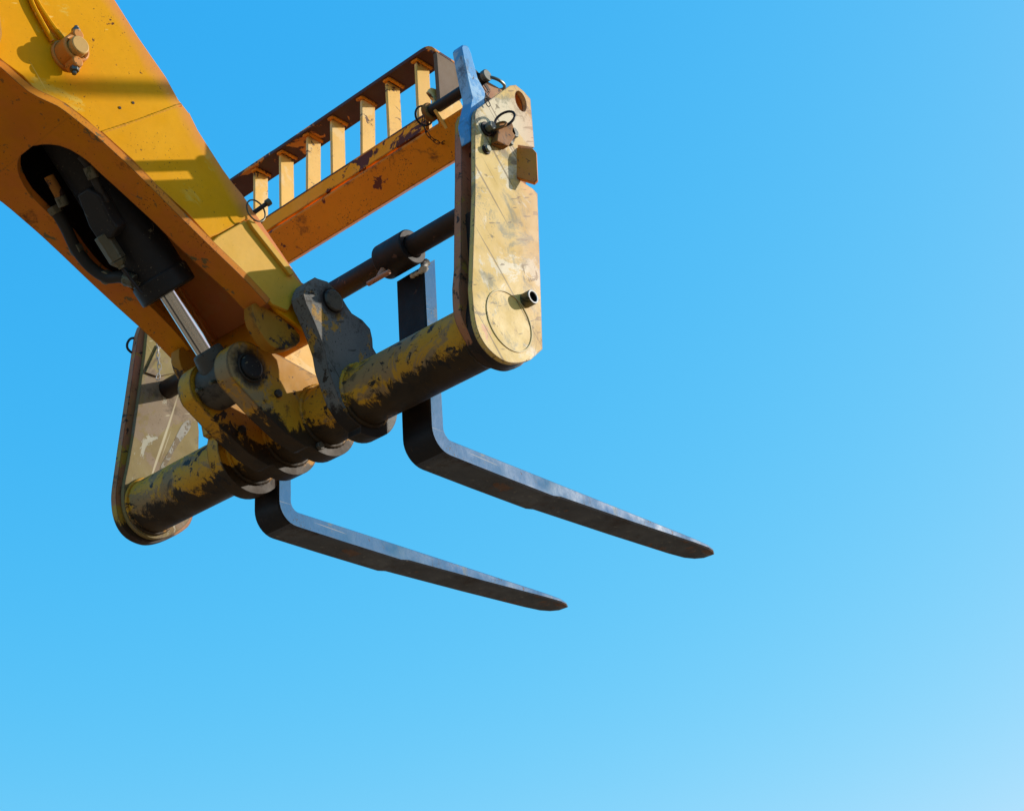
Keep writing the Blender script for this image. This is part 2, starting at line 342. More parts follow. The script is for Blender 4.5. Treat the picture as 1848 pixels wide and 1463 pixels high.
for xa, xb in ((X1 - .012, X1), (X0, X0 + .012)):
    link('side_wall', prism(side, xa, xb, [circ(P1, .03, 28)]), 'boom', boom, .002)
fl = [(-0.9788, 0.4689), (-0.9460, 0.4546), (-0.9157, 0.4430), (-0.8900, 0.4406), (-0.8342, 0.4421), (-0.7944, 0.4301), (-0.7395, 0.4133), (-0.6503, 0.3750), (-0.5916, 0.3460), (-0.5070, 0.3023), (-0.4245, 0.2619), (-0.3502, 0.2271), (-0.3108, 0.2072), (-0.2776, 0.1874), (-0.2576, 0.1757)]
# underside flange plate follows the curved lower edge, with the long slot cut out of it
def strip(line, th, xa, xb, xs=None):
    """plate following a YZ polyline; xs gives per-station (xa, xb)"""
    rings = []
    for i, (y, z) in enumerate(line):
        a = Vector(line[max(i - 1, 0)]); b = Vector(line[min(i + 1, len(line) - 1)]); t = (b - a).normalized(); nrm = Vector((-t.y, t.x))
        if nrm.y < 0: nrm = -nrm
        xa_, xb_ = xs[i] if xs else (xa, xb)
        rings.append([(xa_, y, z), (xb_, y, z), (xb_, y + nrm.x * th, z + nrm.y * th), (xa_, y + nrm.x * th, z + nrm.y * th)])
    return loft(rings)
FX0, FX1 = -.335, .027
def resample(line, n):
    P = [Vector(p) for p in line]; L = [0]
    for a, b in zip(P, P[1:]): L.append(L[-1] + (b - a).length)
    out = []
    for k in range(n):
        s = L[-1] * k / (n - 1); i = max(j for j in range(len(L)) if L[j] <= s + 1e-9); i = min(i, len(P) - 2)
        t = (s - L[i]) / (L[i + 1] - L[i]); q = P[i].lerp(P[i + 1], t); out.append((q.x, q.y))
    return out
fl = resample([(-2.4, 1.56), (-1.5, .80), (-1.15, .50), (-1.05, .474)] + fl, 110)
# slot outline as X limits for each Y, read from its real edges
slot = [(-0.8074, -0.1667, -0.1219), (-0.8034, -0.1851, -0.1132), (-0.7974, -0.1976, -0.1002), (-0.7874, -0.2136, -0.0845), (-0.7724, -0.2279, -0.0687), (-0.7524, -0.2427, -0.0582), (-0.7294, -0.2539, -0.0522), (-0.7124, -0.2561, -0.0494), (-0.6955, -0.2583, -0.05), (-0.6785, -0.2599, -0.0506), (-0.6616, -0.2615, -0.0509), (-0.6447, -0.2627, -0.0502), (-0.6277, -0.262, -0.0495), (-0.6108, -0.2613, -0.0488), (-0.5939, -0.2667, -0.048), (-0.5769, -0.2725, -0.0469), (-0.56, -0.2763, -0.0457), (-0.5431, -0.2801, -0.0446), (-0.5261, -0.2817, -0.0439), (-0.5092, -0.2824, -0.0441), (-0.4922, -0.2764, -0.0444), (-0.4753, -0.2566, -0.0446), (-0.4584, -0.2549, -0.0447), (-0.4414, -0.255, -0.0444), (-0.4245, -0.2549, -0.0441), (-0.4076, -0.2546, -0.0436), (-0.3906, -0.2543, -0.0431), (-0.3737, -0.2542, -0.0427), (-0.3568, -0.2554, -0.0422), (-0.3398, -0.2567, -0.0418), (-0.3229, -0.2579, -0.0416), (-0.306, -0.2592, -0.0415), (-0.289, -0.2605, -0.0413), (-0.2721, -0.2627, -0.0412), (-0.2551, -0.2654, -0.0398), (-0.2382, -0.2682, -0.0385)]
def slot_x(y):
    if y < slot[0][0]: return None
    for a, b in zip(slot, slot[1:]):
        if a[0] <= y <= b[0]:
            t = (y - a[0]) / (b[0] - a[0]); return (a[1] + (b[1] - a[1]) * t, a[2] + (b[2] - a[2]) * t)
    return (slot[-1][1], slot[-1][2])
i0 = next(i for i, p in enumerate(fl) if p[0] >= slot[0][0])
bmf = bmesh.new()
def strip_into(line, th, xs):
    b2 = strip(line, th, 0, 0, xs); me = bpy.data.meshes.new('tmp'); b2.to_mesh(me); b2.free(); bmf.from_mesh(me); bpy.data.meshes.remove(me)
start = (slot[0][0], fl[i0][1] + (slot[0][0] - fl[i0][0]) * (fl[i0][1] - fl[i0-1][1]) / (fl[i0][0] - fl[i0-1][0]))
strip_into(fl[:i0] + [start], .019, [(FX0, FX1)] * (i0 + 1))
rest = resample([start] + fl[i0:], 150); rest = [start] + [(start[0] + (rest[3][0] - start[0]) * k, start[1] + (rest[3][1] - start[1]) * k) for k in (.03, .08, .16, .3, .5, .75)] + rest[3:]
sx = [slot_x(p[0]) for p in rest]
strip_into(rest, .019, [(s[1], FX1) for s in sx]); strip_into(rest, .019, [(FX0, s[0]) for s in sx])
link('underside_plate', bmf, 'boom_low', boom, angle=40)
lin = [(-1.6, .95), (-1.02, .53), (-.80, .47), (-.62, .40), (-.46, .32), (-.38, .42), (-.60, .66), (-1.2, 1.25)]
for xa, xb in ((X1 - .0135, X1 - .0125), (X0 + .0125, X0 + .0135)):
    link('slot_shade_sheet', prism(lin, xa, xb), 'cyl', boom)  # dark sheets standing in for the deep shade inside the slot
# inner liner walls and the closed top of the box
topc = [(-1.95, 2.05), (-1.3, 1.42)] + top_line + [(-.085, .235)]
link('top_plate', strip([(y - .006, z - .012) for y, z in topc], .012, X0 + .012, X1 - .012), 'boom', boom)
# rounded upper corner bead along the side wall
# hinge cross tube
link('hinge_tube', cyl((X0 + .012, *P1), (X1 - .012, *P1), .062), 'boom_low', boom, .002)
for xa, xb in ((X1, X1 + .004), (X0 - .004, X0)):
    link('hinge_washer', prism(circ(P1, .06, 36), xa, xb, [circ(P1, .03, 28)]), 'cheek', boom, .001)
# thick cheek doubling at the lower end of each side wall
cheek = [(-0.2811, 0.1899), (-0.2175, 0.1787), (-0.1353, 0.1554), (-0.1355, 0.1219), (-0.1834, 0.0906), (-0.2204, 0.0815), (-0.2504, 0.1029), (-0.2804, 0.1391)]
for xa, xb in ((X1 - .045, X1 - .0125), (X0 + .0125, X0 + .045)):
    link('cheek_plate', prism(smooth_poly(cheek), xa, xb), 'cheek', boom, .002)
# reinforcement plate on the visible side
gus = [(-0.4218, 0.2767), (-0.4018, 0.3022), (-0.3267, 0.3775), (-0.3134, 0.3787), (-0.1451, 0.2685), (-0.1937, 0.1827), (-0.2410, 0.1823)]
link('reinforcement_plate', prism(gus, X1 + .001, X1 + .011), 'gusset', boom, .002)
strip_g = [(-0.3234, 0.3774), (-0.3134, 0.3834), (-0.2966, 0.3752), (-0.1937, 0.2986), (-0.1816, 0.2848), (-0.1937, 0.2767), (-0.3098, 0.3615)]
link('edge_bar', prism(strip_g, X1 + .011, X1 + .021), 'gusset', boom, .0015)
g2 = [(-0.7215, 0.4382), (-0.6272, 0.5208), (-0.5260, 0.6156), (-0.5136, 0.6255)]
weld([(X1 + .001, *p) for p in g2], .0035, boom, 'boom')
low_panel = [(-0.7214, 0.4368), (-0.5260, 0.6140), (-0.4906, 0.6115), (-0.4650, 0.5743), (-0.3892, 0.4991), (-0.3588, 0.4735), (-0.3301, 0.4550), (-0.2736, 0.4042), (-0.3205, 0.3863), (-0.3975, 0.3115), (-0.4224, 0.2914), (-0.4898, 0.3313), (-0.5803, 0.3697), (-0.6358, 0.4007)]
link('lower_side_panel', prism(low_panel, X1 + .0005, X1 + .0045), 'boom', boom, .0015)
for q in [(-0.6787, 0.5298), (-0.6446, 0.5621)]:
    link('drain_hole', cyl((X1 + .0006, *q), (X1 + .0016, *q), .0035, 14), 'dark', boom)
# boss with pivot pin, retaining ears
BC = [(-0.8239, 0.5939)][0]
b_ = link('pivot_boss', cyl((X1, *BC), (X1 + .044, *BC), .033, 48, inner=.024), 'boss', boom, .004)
link('pivot_pin', cyl((X1 + .01, *BC), (X1 + .058, *BC), .0222, 40), 'pinface', boom, .003)
link('boss_weld', sweep([(X1 + .003, *p) for p in circ(BC, .035, 40)], .0045, 8, True), 'boss', boom)
for dy, dz in ((-.0, .040), (.004, -.040)):
    e = link('retainer_ear', cyl((X1 + .012, BC[0] + dy * .92, BC[1] + dz * .92), (X1 + .046, BC[0] + dy, BC[1] + dz * .92), .0135, 24), 'boss', boom, .003)
    c = Vector((X1 + .033, BC[0] + dy, BC[1] + dz))
    s_ = 1 if dz > 0 else -1
    link('hex_nut', cyl(c + Vector((0, 0, s_ * .006)), c + Vector((0, 0, s_ * .018)), .0105, 6), 'bolt', boom, .0015)
    link('bolt_shank', cyl(c, c + Vector((0, 0, s_ * .026)), .005, 14), 'bolt', boom, .001)
# painted pipes running up the side to the boss
pp = [(-0.9406, 0.7244), (-0.9203, 0.6815), (-0.8954, 0.6478), (-0.8644, 0.6098)]; pq = [(-0.9340, 0.7286), (-0.9071, 0.6895), (-0.8722, 0.6553), (-0.8362, 0.6262)]
link('grease_pipe', sweep(spline([(X1 + .008, *p) for p in pp]), .0055, 10), 'boom', boom)
link('grease_pipe', sweep(spline([(X1 + .008, *p) for p in pq]), .0065, 10), 'boom', boom)
# bracket at the very edge of the picture
edge = [(-1.0538, 0.6054), (-1.0377, 0.6002), (-1.0239, 0.5634), (-1.0137, 0.5098), (-1.0138, 0.4979), (-1.0187, 0.4540), (-1.0375, 0.4375)]
link('hose_bracket', prism(edge, X1 + .001, X1 + .065), 'boss', boom, .004)
link('hose_guard', cyl((X1 + .02, *[(-1.0128, 0.5290)][0]), (X1 + .02, *[(-0.9936, 0.3146)][0]), .016, 20), 'boss', boom, .003)

# ================================================================== TILT CYLINDER
XC = -.155
ax = [(-0.4138, 0.2413), (-0.2739, 0.1030)]
A0, A1 = Vector((XC, *ax[0])), Vector((XC, *P2))
dirc = (A0 - A1).normalized()
tc = thing('tilt_cylinder', 'black hydraulic tilt cylinder with bright chrome rod inside the slot of the boom', 'hydraulic cylinder', A1)
bar_end = A0 - dirc * .012
link('barrel', cyl(bar_end, bar_end + dirc * .95, .066, 56), 'cyl', tc, .004)
link('gland_nut', cyl(bar_end - dirc * .004, bar_end + dirc * .045, .071, 56), 'cyl', tc, .005)
link('rod', cyl(A1 + dirc * .02, bar_end + dirc * .02, .0262, 64), 'chrome', tc)
link('rod_eye', cyl((-.203, *P2), (-.116, *P2), .058, 48, inner=.026), 'eye', tc, .006)
link('eye_neck', cyl(A1 + dirc * .035, A1 + dirc * .088, .044, 40, r1=.036), 'eye', tc, .006)
CX_, CN_ = Vector((1, 0, 0)), Vector((0, dirc.z, -dirc.y))      # across, and out of the slot
if CN_.z > 0: CN_ = -CN_
def hexblock(P, th):
    P = [Vector(p) for p in P]; return loft([[p for p in P], [p - CN_ * th for p in P]])
link('valve_block', hexblock([(-0.1357, -0.6803, 0.3688), (-0.0977, -0.6794, 0.3678), (-0.0796, -0.6612, 0.3488), (-0.0874, -0.6177, 0.3035), (-0.0828, -0.6021, 0.2873), (-0.1146, -0.5944, 0.2793), (-0.1382, -0.5961, 0.2810), (-0.1572, -0.6044, 0.2897), (-0.1582, -0.6292, 0.3155)], .036), 'cyl', tc, .005)
link('valve_block', hexblock([(-0.0934, -0.6525, 0.3600), (-0.0974, -0.6338, 0.3405), (-0.0956, -0.5907, 0.2956), (-0.1169, -0.5876, 0.2924), (-0.1127, -0.6511, 0.3585)], .03), 'cyl', tc, .004)
h0, h1, h2, h3 = [Vector(p) for p in [(-0.1447, -0.6017, 0.2999), (-0.1453, -0.5548, 0.2511), (-0.1467, -0.5409, 0.2366), (-0.1383, -0.4908, 0.1844)]]
link('hex_fitting', cyl(h0, h1, .0215, 6, phase=.3), 'brass', tc, .003)
link('hex_fitting', cyl(h1, h1.lerp(h2, .7), .0215, 6, r1=.011, phase=.3), 'brass', tc, .002)
link('hex_fitting', cyl(h1.lerp(h2, .6), h2, .0095, 6), 'brass', tc, .001)
link('steel_pipe', sweep([h2, h3], .0045, 10), 'dark', tc)
ho = [Vector(p) for p in [(-0.0770, -0.7121, 0.4293), (-0.0733, -0.6929, 0.4093), (-0.0791, -0.6729, 0.3885), (-0.0876, -0.6478, 0.3623), (-0.0908, -0.6328, 0.3467), (-0.1167, -0.6233, 0.3368), (-0.1400, -0.6190, 0.3323)]]
link('hose', sweep(spline(ho), .0095, 14), 'hose', tc)
link('hose_ferrule', cyl(ho[1], ho[2], .0145, 20), 'brass', tc, .002)
ho2 = [Vector(p) for p in [(-0.1974, -0.7179, 0.4353), (-0.1997, -0.7004, 0.4171), (-0.2020, -0.6828, 0.3988), (-0.2074, -0.6662, 0.3815)]]
link('hose', sweep(spline(ho2), .012, 14), 'rust', tc)
link('hose_ferrule', cyl(ho2[2], ho2[3], .0135, 20), 'brass', tc, .002)
ho3 = [Vector(p) for p in [(-0.2484, -0.6704, 0.4003), (-0.2521, -0.6323, 0.3606), (-0.2610, -0.5935, 0.3202), (-0.2525, -0.5573, 0.2825), (-0.2270, -0.5303, 0.2543), (-0.1870, -0.5175, 0.2410), (-0.1553, -0.4990, 0.2218)]]
link('hose', sweep(spline(ho3), .014, 14), 'hose', tc)

link('hose_ferrule', cyl(ho3[-1], ho3[-1] + (ho3[-2] - ho3[-1]) * .7, .0165, 20), 'brass', tc, .002)
link('hex_fitting', cyl(ho3[0], ho3[0] + (ho3[1] - ho3[0]) * .35, .018, 6), 'brass', tc, .002)
link('hose_ferrule', cyl(ho[-1], ho[-2], .0135, 20), 'brass', tc, .002)
link('hex_fitting', cyl(ho[-2], ho[-2] + (ho[-3] - ho[-2]) * .6, .012, 6), 'brass', tc, .0015)
for c0 in (ho3[2], ho3[4]):
    link('hose_clamp', cyl(c0 - Vector((0, .006, .005)), c0 + Vector((0, .006, .005)), .0165, 20), 'brass', tc, .001)

# ================================================================== CARRIAGE
car = thing('fork_carriage', 'worn yellow fork carriage with grimy cross tube between two rounded side plates', 'fork carriage', (-.13, 0, 0))
XR, XL = .542, -.815
link('cross_tube', cyl((-.776, 0, 0), (.472, 0, 0), TUBE_R, 72), 'tube', car)
# ---- right side plate pair
RP = [(-0.0801, 0.3049), (-0.0722, 0.4155), (-0.0626, 0.5374), (-0.0546, 0.5558), (0.0733, 0.6950), (0.0955, 0.7090), (0.1243, 0.7053), (0.1484, 0.6940), (0.1474, 0.5464), (0.0857, 0.5225), (0.0715, 0.4187), (0.1284, 0.4155), (0.1436, 0.4082), (0.1271, 0.1681), (0.1130, -0.0280), (0.0691, -0.0709), (0.0263, -0.0954), (-0.0126, -0.1072), (-0.0512, -0.1033), (-0.0863, -0.0848), (-0.1046, -0.0533), (-0.1101, -0.0140), (-0.1111, 0.0415), (-0.1059, 0.0862)]
RP = soft(RP, 15, 23)
hole = [(0.1101, 0.6667)][0]
HOLE = [(hole[0] + .021 * math.cos(t) , hole[1] + .030 * math.sin(t)) for t in [2 * math.pi * i / 28 for i in range(28)]]
link('outer_side_plate', prism(RP, .529, .542, [HOLE]), 'plate', car, .002)
link('hole_sleeve', prism([(hole[0] + .025 * math.cos(t), hole[1] + .034 * math.sin(t)) for t in [2 * math.pi * i / 28 for i in range(28)]], .4935, .5285, [HOLE]), 'tab', car)
# the inner plate of the pair: same outline, a little larger, solid where the outer one is notched
ip2 = [(-0.0455, 0.5765), (-0.0567, 0.5511), (-0.0693, 0.3761), (-0.0814, 0.2316), (-0.0893, 0.1300), (-0.0982, 0.0764), (-0.0997, 0.0337), (-0.0982, 0.0067), (-0.0889, -0.0178), (-0.0673, -0.0433), (-0.0475, -0.0675), (-0.0180, -0.0811), (0.0169, -0.0840), (0.0579, -0.0772), (0.0915, -0.0575)] + [(0.1082, -0.0407), (0.1343, -0.0082), (0.1465, 0.1989), (0.1618, 0.4421), (0.1722, 0.7246), (0.0962, 0.7253), (0.0497, 0.7222), (0.0215, 0.6931)] + [(-0.0041, 0.6198)]
ip2 = soft(ip2, 5, 15)
link('inner_side_plate', prism(ip2, .471, .493), 'plate_in', car, .003)
spc = [(-.062, .10), (-.064, .28), (.10, .28), (.10, .02)] + circ((.008, .0), .092, 20, R(-20), R(-180), True)
link('plate_spacer', prism(spc, .493, .529), 'dark', car)
# tab folded out of the notch of the outer plate
tb = [(0.0750, 0.5138), (0.0664, 0.4258)]
tA, tB = Vector((.536, *tb[0])), Vector((.536, *tb[1]))
tb2 = [(0.1070, 0.5026), (0.1015, 0.3973)]
tC, tD = Vector((.580, *tb2[1])), Vector((.580, *tb2[0]))
def slab(p, th):
    bm = bmesh.new(); n = (p[1] - p[0]).cross(p[2] - p[0]).normalized() * th
    return loft([[q for q in p], [q + n for q in p]], bm)
mid = [tA.lerp(tD, .85), tD.lerp(tC, .12), tD.lerp(tC, .88), tB.lerp(tC, .85)]
link('bent_tab', slab([tA, mid[0], mid[1], mid[2], mid[3], tB], .011), 'tab', car, .002)
# raised ring left by the tube end weld
link('tube_end_weld', prism(circ((.006, .004), .0755, 72), XR - .001, XR + .0018, [circ((.006, .004), .0715, 72)]), 'plate_ring', car, .001)
SC = [(0.0654, 0.0794)][0]
link('stub_tube', cyl((.540, *SC), (.566, *SC), .0175, 36, inner=.0125), 'brass', car, .0012)
link('stub_rim', cyl((.5655, *SC), (.5675, *SC), .0168, 36, inner=.0128), 'pale_metal', car, .0006)
link('stub_shade_sleeve', cyl((.5425, *SC), (.5655, *SC), .01245, 36, inner=.0118), 'cyl', car)  # dark sleeve added so the bore reads as shaded
link('stub_bore', cyl((.5405, *SC), (.5425, *SC), .0122, 24), 'dark', car)
# bolts, washers and the little rusty bracket near its top
def bolt(c, r, L, wash=None, x=XR, root=None, dome=False):
    if wash: link('washer', cyl((x, *c), (x + .005, *c), wash, 36), 'dark', root or car, .0015)
    link('bolt_head', cyl((x + .005, *c), (x + L, *c), r, 6 if not dome else 28, phase=.4), 'bolt', root or car, .002)
q = [(-0.0280, 0.5100), (-0.0351, 0.4474), (0.0531, 0.5321), (0.0444, 0.5017)]
bolt(q[0], .0125, .024, .019); bolt(q[1], .0095, .012, .0125); bolt(q[2], .014, .022, .018); bolt(q[3], .008, .016)
bk = [(-0.0055, 0.5281), (0.0437, 0.5567), (0.0566, 0.5273), (0.0245, 0.4756), (-0.0181, 0.4703)]
link('rusty_bracket', prism(bk, XR + .001, XR + .022), 'rust', car, .003)
def ringpts(c, r, n1, n2, n=30): return [Vector(c) + r * (math.cos(2 * math.pi * i / n) * Vector(n1) + math.sin(2 * math.pi * i / n) * Vector(n2)) for i in range(n)]
q = [(0.0080, 0.5420), (-0.0077, 0.5177)]
link('pin_ring', sweep(ringpts((.572, *q[0]), .024, Vector((.75, .35, 0)).normalized(), Vector((.1, .25, 1)).normalized()), .0032, 8, True), 'dark', car)
link('pin_ring', sweep(ringpts((.568, *q[1]), .017, Vector((.8, .1, -.3)).normalized(), Vector((.1, .55, .8)).normalized()), .0028, 8, True), 'rust', car)

# ---- left side plate pair
LPi = [(-0.0300, 0.6034), (-0.0377, 0.4555), (-0.0441, 0.3824), (-0.0512, 0.3068), (-0.0617, 0.1959), (-0.0729, 0.1073), (-0.0829, 0.0454), (-0.0843, 0.0077), (-0.0767, -0.0335), (-0.0555, -0.0662), (-0.0210, -0.0859), (0.0219, -0.0892), (0.0663, -0.0698), (0.1073, -0.0364), (0.1341, -0.0029), (0.1487, 0.0645)]
LPr = [(0.1556, 0.2032), (0.1551, 0.2764), (0.1478, 0.3201), (0.1349, 0.3549), (0.1124, 0.3867), (0.0786, 0.4073), (0.0733, 0.5693), (0.0693, 0.6423)]
def clean(p):
    o = []
    for a in p:
        if not o or (Vector(a) - Vector(o[-1])).length > .004: o.append(a)
    return o
LPi = soft(LPi, 5, 16)
link('inner_side_plate', prism(clean(LPi + LPr), -.789, -.774), 'left_in', car, .002)
LO = [(-0.0169, 0.6268), (-0.0330, 0.5689), (-0.0420, 0.5581), (-0.0513, 0.5218), (-0.0698, 0.3202), (-0.0833, 0.1792), (-0.0906, 0.0937), (-0.0959, 0.0348), (-0.0956, 0.0025), (-0.0879, -0.0389), (-0.0702, -0.0710), (-0.0446, -0.0899), (-0.0106, -0.0972), (0.0232, -0.0951), (0.0693, -0.0737), (0.1194, -0.0380), (0.1556, -0.0004), (0.1678, 0.0838), (0.1695, 0.2575), (0.1561, 0.3601), (0.1082, 0.4342), (0.0988, 0.6721)]
LO = soft(LO, 4, 18)
link('outer_side_plate', prism(clean(LO), -.815, -.7935), 'plate_in', car, .003)
hk = [Vector((-.805, *p)) for p in [(-0.0481, 0.4701), (-0.0725, 0.5060), (-0.0772, 0.4899), (-0.0760, 0.4688), (-0.0570, 0.4615)]]
hkp = [Vector((-.815, *p)) for p in [(-0.0421, 0.5253), (-0.0604, 0.5166), (-0.0706, 0.4984), (-0.0698, 0.4825), (-0.0581, 0.4742), (-0.0449, 0.4719)]]
link('wire_handle', sweep(spline(hkp), .0036, 10), 'dark', car)
sm = [(0.0970, 0.2807), (0.1136, 0.3001), (0.1271, 0.2992), (0.1260, 0.2777), (0.1061, 0.2435), (0.0791, 0.2040), (0.0517, 0.1411), (0.0307, 0.1147), (0.0266, 0.1236), (0.0469, 0.1668), (0.0675, 0.2107), (0.0847, 0.2541)]
link('grease_smear', prism(smooth_poly(sm), -.774, -.7734), 'smear', car)
wp = [(0.0007, 0.5002), (0.0716, 0.5081), (0.0725, 0.4359), (0.0054, 0.3980), (-0.0377, 0.3971)]
link('patch_plate', prism(wp, -.7738, -.768), 'left_in', car, .001)

# ---- the four lugs on the tube
def lobe(c, r, n=18): return circ(c, r, n)
L4 = [(-0.1491, 0.2652), (-0.1552, 0.2658), (-0.1771, 0.2459), (-0.1867, 0.2266), (-0.1919, 0.2046), (-0.1844, 0.1833), (-0.1606, 0.1456), (-0.1438, 0.1144), (-0.1270, 0.0772), (-0.1189, 0.0386), (-0.1023, -0.0013), (-0.0823, -0.0413), (-0.0517, -0.0733), (-0.0171, -0.0883)]
L4r = [(0.0753, -0.0170), (0.0597, 0.0563), (0.0401, 0.1291), (0.0295, 0.1407), (0.0284, 0.1651), (0.0219, 0.1907), (-0.0034, 0.2061), (-0.0379, 0.2115), (-0.0538, 0.2256), (-0.0767, 0.2509), (-0.1156, 0.2696)]
l4 = clean(L4 + circ((0, 0), .106, 12, R(-100), R(0), True) + [(.09, .06)] + [p for p in L4r[2:]])
link('hinge_lug', prism(l4, .036, .080, [circ(P1, .031, 28)]), 'lug_grey', car, .004)
hinge_shape = clean(circ(P1, .078, 20, R(60), R(215), True) + [(-.135, .10), (-.118, .03)] + circ((0, 0), .106, 22, R(165), R(360), True) + [(.10, .08), (.02, .20)])
link('hinge_lug', prism(hinge_shape, -.390, -.345, [circ(P1, .031, 28)]), 'lug', car, .004)
cyl_shape = clean(circ(P2, .068, 20, R(75), R(222), True) + [(-.20, -.045), (-.12, -.085), (-.06, -.1)] + circ((0, 0), .103, 20, R(-115), R(65), True) + [(-.04, .105), (-.14, .118)])
for xa, xb in ((-.114, -.065), (-.252, -.205)):
    link('cylinder_lug', prism(cyl_shape, xa, xb, [circ(P2, .026, 28)]), 'lug', car, .004)
for xx in (.081, .035, -.064, -.115, -.204, -.253, -.344, -.391):
    weld([(xx, *p) for p in circ((0, 0), TUBE_R + .002, 44, end=True)], .0065, car, 'tube', .25)
for xx in (-.774 + .004, .471 - .004):
    weld([(xx, *p) for p in circ((0, 0), TUBE_R + .002, 40, end=True)], .005, car, 'tube', .2)

wb = [(-.02, .07), (.06, .05), (.175, .10), (.19, .20), (.17, .36), (.12, .40), (.03, .30), (-.03, .18)]
link('web_plate', prism(smooth_poly(wb), -.225, -.206), 'slat', car, .003)
for yy, zz, xx in ((-.145, -.03, -.205), (-.02, -.088, -.065), (-.150, .01, -.065)):
    link('lug_bolt', cyl((xx, yy, zz), (xx + .010, yy, zz), .011, 6, phase=.5), 'eye', car, .002)
for xx in (-.18, -.13):
    link('grease_nipple', cyl((xx, P2[0] - .052, P2[1] - .028), (xx, P2[0] - .066, P2[1] - .037), .005, 12), 'brass', tc, .001)
weld([(-.0645, *p) for p in circ(P2, .034, 30, R(20), R(330), True)], .004, car, 'lug', .3)
hp = thing('hinge_pin', 'thick dark hinge pin through the top of the large grey lug on the tube', 'pin', (.05, *P1))
link('pin_shaft', cyl((-.40, *P1), (.084, *P1), .0295, 40), 'dark', hp)
link('pin_head', cyl((.075, *P1), (.088, *P1), .0285, 40), 'eye', hp, .004)
cp = thing('cylinder_pin', 'greasy black pin joining the chrome rod end to its pair of lugs', 'pin', (-.15, *P2))
link('pin_shaft', cyl((-.25, *P2), (-.058, *P2), .0255, 40), 'dark', cp)
link('pin_cap', cyl((-.064, *P2), (-.053, *P2), .031, 40), 'cyl', cp, .006)

# ---- fork shaft
RY, RZ = .04, .371
fs = thing('fork_shaft', 'dark round steel shaft the forks hang from, running between the side plates', 'shaft', (-.14, RY, RZ))
link('shaft', cyl((-.773, RY, RZ), (.4705, RY, RZ), .0275, 48), 'dark', fs)

# ---- top beam (rolled profile), ends in pin lugs
bp = [(.060, .706), (.060, .699), (.120, .624), (.150, .645), (.150, .706)]
link('top_beam', prism(bp, -.77, .4705), 'beam', car, .002)
gp = [(0.0437, 0.8054), (0.0548, 0.8239), (0.0774, 0.8308), (0.0997, 0.8303), (0.1156, 0.8227), (0.1621, 0.8387), (0.1795, 0.8190), (0.1762, 0.8028), (0.1400, 0.7589), (0.1365, 0.7376), (0.1091, 0.7235), (0.0624, 0.7483), (0.0552, 0.7621), (0.0649, 0.7902)]
link('hook_plate', prism(gp, .285, .295), 'slat', car, .002)

gq = [(0.0297, 0.7215), (0.0514, 0.7522), (0.0772, 0.7801), (0.1231, 0.7976), (0.1402, 0.7782), (0.1370, 0.7623), (0.1013, 0.7191), (0.0979, 0.6981), (0.0709, 0.6842)]
link('post_gusset', prism(gq, .3205, .330), 'slat', car, .002)

# ================================================================== BACKREST
br = thing('load_backrest', 'ladder-like load backrest with pale yellow slats under a peeling brown top rail', 'load backrest', (-.13, .1, .71))
ZR = .962
def bent_bar():
    # flat bar: top rail, rounded corner, right end post; profile in XZ, width in Y
    path = [(-.60, ZR + .004), (-.36, ZR + .002), (-.33, ZR + .0005), (-.1, ZR), (.262, ZR)]
    cx, cz, r = .262, ZR - .04, .04
    path += [(cx + r * math.sin(a), cz + r * math.cos(a)) for a in [R(15 * i) for i in range(1, 7)]] + [(cx + r + .004, .70)]
    return path
def xz_strip(path, th, y0, y1):
    rings = []
    for i, (x, z) in enumerate(path):
        a = Vector(path[max(i - 1, 0)]); b = Vector(path[min(i + 1, len(path) - 1)]); t = (b - a).normalized(); n = Vector((-t.y, t.x))
        rings.append([(x, y0, z), (x, y1, z), (x + n.x * th, y1, z + n.y * th), (x + n.x * th, y0, z + n.y * th)])
    return loft(rings)
bb = bent_bar()
link('top_rail', xz_strip(bb[:-2], .012, .060, .140), 'rail', br, .0015)
link('end_post', xz_strip(bb[-3:], .012, .062, .142), 'bar_end', br, .0015)
for i in range(7):
    x = .232 - .1102 * i
    dy = random.uniform(-.002, .002); lean = random.uniform(-.006, .006); x += random.uniform(-.004, .004)
    b1 = loft([[(x - .009, .072 + dy, .70), (x, .072 + dy, .70), (x, .120 + dy, .70), (x - .009, .120 + dy, .70)], [(x - .009 + lean, .074, ZR), (x + lean, .074, ZR), (x + lean, .122, ZR), (x - .009 + lean, .122, ZR)]])
    link('slat', b1, 'slat', br, .0012)
    weld([(x - .014, .07, ZR - .002), (x + .006, .07, ZR - .002), (x + .006, .124, ZR - .002)], .005, br, 'beam', .3)
link('bottom_rail', prism([(.058, .7110), (.0695, .7110), (.0695, .757), (.058, .757)], -.60, .268), 'strip', br, .0012)
link('rail_lip', prism([(.0572, .7545), (.0572, .7595), (.0715, .7595), (.0715, .7575)], -.60, .267), 'rail', br, .0008)

